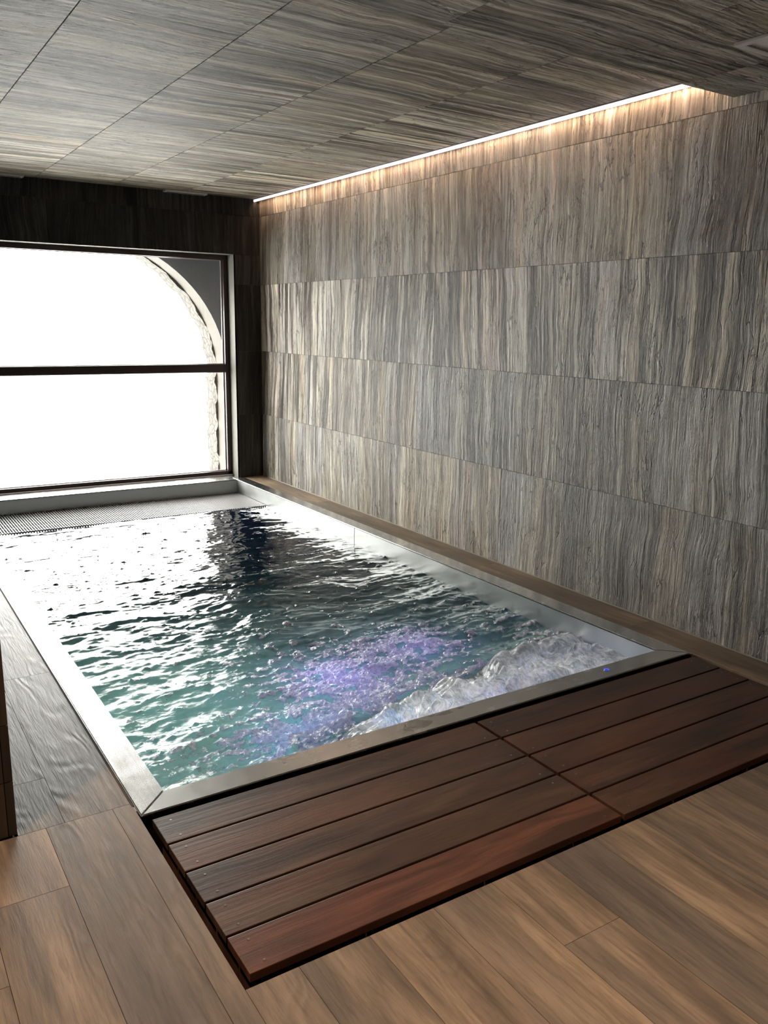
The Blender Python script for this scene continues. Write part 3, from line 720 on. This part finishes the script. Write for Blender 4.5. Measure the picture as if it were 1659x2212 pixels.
def irr(rx, ry, s, n=28, amp=0.3):
    r_ = random.Random(s); ph = [r_.uniform(0, 6.28) for _ in range(4)]
    return [(rx * math.cos(a) * (1 + amp * math.sin(2 * a + ph[0]) * .5 + amp * .4 * math.sin(3 * a + ph[1]) + amp * .3 * math.sin(5 * a + ph[2])),
             ry * math.sin(a) * (1 + amp * math.sin(2 * a + ph[3]) * .5 + amp * .4 * math.sin(3 * a + ph[2]))) for a in [2 * math.pi * i / n for i in range(n)]]
blob('water_puddle', -1.740, -5.212, RT, irr(0.050, 0.034, 3), 0.0006, 'shallow clear puddle splashed across the near steel rim')
blob('water_drop', -1.600, -5.190, RT, irr(0.040, 0.012, 5), 0.0010, 'elongated water drop on the rim just right of the puddle')
blob('water_drop', -1.515, -5.184, RT, irr(0.018, 0.007, 6), 0.002, 'small water drop on the rim, furthest right of the splashes')
blob('water_drop', -1.655, -5.182, RT, irr(0.014, 0.006, 8), 0.002, 'tiny water drop between the puddle and the elongated drop')
# s-shaped trickle
def tube(name, pts, r, mat, n=8):
    v = []; f = []
    for k, p in enumerate(pts):
        q = pts[min(k + 1, len(pts) - 1)]; q0 = pts[max(k - 1, 0)]
        d = Vector(q) - Vector(q0); d.normalize(); side = d.cross(Vector((0, 0, 1))).normalized(); up = side.cross(d)
        rr = r * (0.6 + 0.4 * math.sin(math.pi * (k + .5) / len(pts)))
        for i in range(n):
            a = 2 * math.pi * i / n; w_ = Vector(p) + side * rr * math.cos(a) + up * rr * math.sin(a) * 0.6; v.append(tuple(w_))
    for k in range(len(pts) - 1):
        for i in range(n):
            j = (i + 1) % n; f.append((k * n + i, k * n + j, (k + 1) * n + j, (k + 1) * n + i))
    f.append(tuple(range(n))); f.append(tuple(reversed(range((len(pts) - 1) * n, len(pts) * n))))
    return link(name, v, f, [mat], smooth=True)
sp = [(-1.800 + 0.012 * math.sin(t * 2 * math.pi * 1.15 + 0.8), -5.188 - 0.062 * t, RT + 0.002) for t in [i / 23 for i in range(24)]]
tag(tube('water_trickle', sp, 0.0042, M_pud), 'curling trickle of water on the near rim left of the puddle', 'water drop')

# ================================================================ DECK
yb = [-5.300, -5.4525, -5.6015, -5.7505, -5.8975, -6.045]
def make_panel(x0, x1, mats, label, group):
    r = root('deck_panel', ((x0 + x1) / 2, (yb[0] + yb[-1]) / 2, -0.2), label, 'deck panel', group)
    for i in range(5):
        bb = B(); bb.box(x0, x1, yb[i + 1] + 0.0045, yb[i] - 0.0045, -0.024, 0.001, 0, random.random(), bev=0.0022)
        bo = place(bb.build('board', [mats[i]]), r)
        if mats[i] is M_deck_red: bo['label'] = 'lighter reddish front board'
        for sx in (x0 + 0.046, x1 - 0.048):
            for sy in (yb[i] - 0.035, yb[i + 1] + 0.030):
                sxx = sx + random.uniform(-0.004, 0.004)
                v, f = disc(0, 0, 0, 0.0007, 0.0038, 14)
                so = link('screw', v, f, [M_screw]); so.parent = bo
                so.location = Vector((sxx, sy, 0.0008)) - Vector((0, 0, 0))
    for jx in (x0 + 0.05, (2 * x0 + x1) / 3, (x0 + 2 * x1) / 3, x1 - 0.05):
        place(B().box(jx - 0.022, jx + 0.022, yb[-1] + 0.02, yb[0] - 0.005, -0.20, -0.0245).build('joist', [M_deck]), r)
    return r
random.seed(5)
make_panel(-2.800, -1.541, [M_deck_dim, M_deck_dim, M_deck_dim, M_deck_dim, M_deck_red], 'long dark hardwood deck panel beside the near left corner of the pool rim', 'deck panels in front of the pool')
make_panel(-1.527, -0.240, [M_deck, M_deck, M_deck, M_deck, M_deck], 'dark hardwood deck panel running to the slate wall, right of the cross gap', 'deck panels in front of the pool')

# ================================================================ FIXTURES
led = root('led_strip_light', (-0.04, -2.5, CH), 'glowing linear led strip along the ceiling above the slate wall', 'light')
def skew(y): return -0.052 + 0.030 * (-y / 4.9) ** 0.9 if y < 0 else -0.052
def led_mesh(name, prof, mat, strong=()):
    n = len(prof); v = []; f = []; ys_ = [-0.012 - (4.95 / 24) * i for i in range(25)]
    for y in ys_:
        for px, pz in prof: v.append((skew(y) + px, y, CH + pz))
    for k in range(24):
        for i in range(n): j = (i + 1) % n; f.append((k * n + i, k * n + j, (k + 1) * n + j, (k + 1) * n + i))
    f.append(tuple(reversed(range(n)))); f.append(tuple(range(24 * n, 25 * n)))
    mi = [1 if (q < 24 * n and q % n in strong) else 0 for q in range(len(f))]
    return place(link(name, v, f, mat, mi=mi), led)
led_mesh('diffuser', [(-0.010, -0.002), (-0.010, -0.022), (-0.005, -0.026), (0.007, -0.015), (0.007, -0.002)], [M_led_side, M_led], (2,))
led_mesh('housing', [(0.0075, 0.0), (0.0075, -0.0205), (0.0105, -0.0205), (0.0105, 0.0)], M_alu)
led_mesh('housing', [(-0.013, 0.0), (-0.013, -0.006), (-0.0105, -0.006), (-0.0105, 0.0)], M_alu)

# linear outlets at the top of the far wall
for cxv, lab in ((-0.73, 'short grey linear outlet high on the far wall nearest the slate wall corner'), (-2.26, 'short grey linear outlet high on the far wall at the left edge of view')):
    r = root('linear_outlet', (cxv, -0.05, CH), lab, 'vent', 'linear outlets above the window')
    place(B().box(cxv - 0.19, cxv + 0.19, -0.09, -0.01, CH - 0.016, CH - 0.001, bev=0.002).build('frame', [M_outlet]), r)
    place(B().box(cxv - 0.17, cxv + 0.17, -0.065, -0.035, CH - 0.017, CH - 0.0155).build('slot', [M_dark]), r)
# ceiling vent at the right
r = root('ceiling_vent', (-0.44, -5.72, CL), 'square grey ventilation grille in the lower ceiling, cut by the right edge', 'vent')
vx0, vx1, vy0, vy1 = -0.64, -0.24, -5.95, -5.50
place(B().box(vx0, vx0 + 0.032, vy0, vy1, CL - 0.012, CL - 0.001, bev=0.002).box(vx1 - 0.032, vx1, vy0, vy1, CL - 0.012, CL - 0.001, bev=0.002)
      .box(vx0 + 0.032, vx1 - 0.032, vy1 - 0.032, vy1, CL - 0.012, CL - 0.001, bev=0.002).box(vx0 + 0.032, vx1 - 0.032, vy0, vy0 + 0.032, CL - 0.012, CL - 0.001, bev=0.002).build('frame', [M_ventgrey]), r)
b = B(); x = vx0 + 0.040
while x < vx1 - 0.045:
    b.poly([(x, vy0 + 0.03, CL - 0.002), (x + 0.008, vy0 + 0.03, CL - 0.007), (x + 0.008, vy1 - 0.03, CL - 0.007), (x, vy1 - 0.03, CL - 0.002)])
    b.poly([(x, vy0 + 0.03, CL - 0.0035), (x, vy1 - 0.03, CL - 0.0035), (x + 0.008, vy1 - 0.03, CL - 0.0085), (x + 0.008, vy0 + 0.03, CL - 0.0085)]); x += 0.021
place(b.build('slats', [M_ventgrey]), r)
place(B().box(vx0 + 0.03, vx1 - 0.03, vy0 + 0.03, vy1 - 0.03, CL - 0.0016, CL - 0.0006).build('backing', [M_dark]), r)

# aim of the downlights
aim(s1, (-3.5, -6.0, 0)); aim(s2, (-1.8, -7.2, 0))
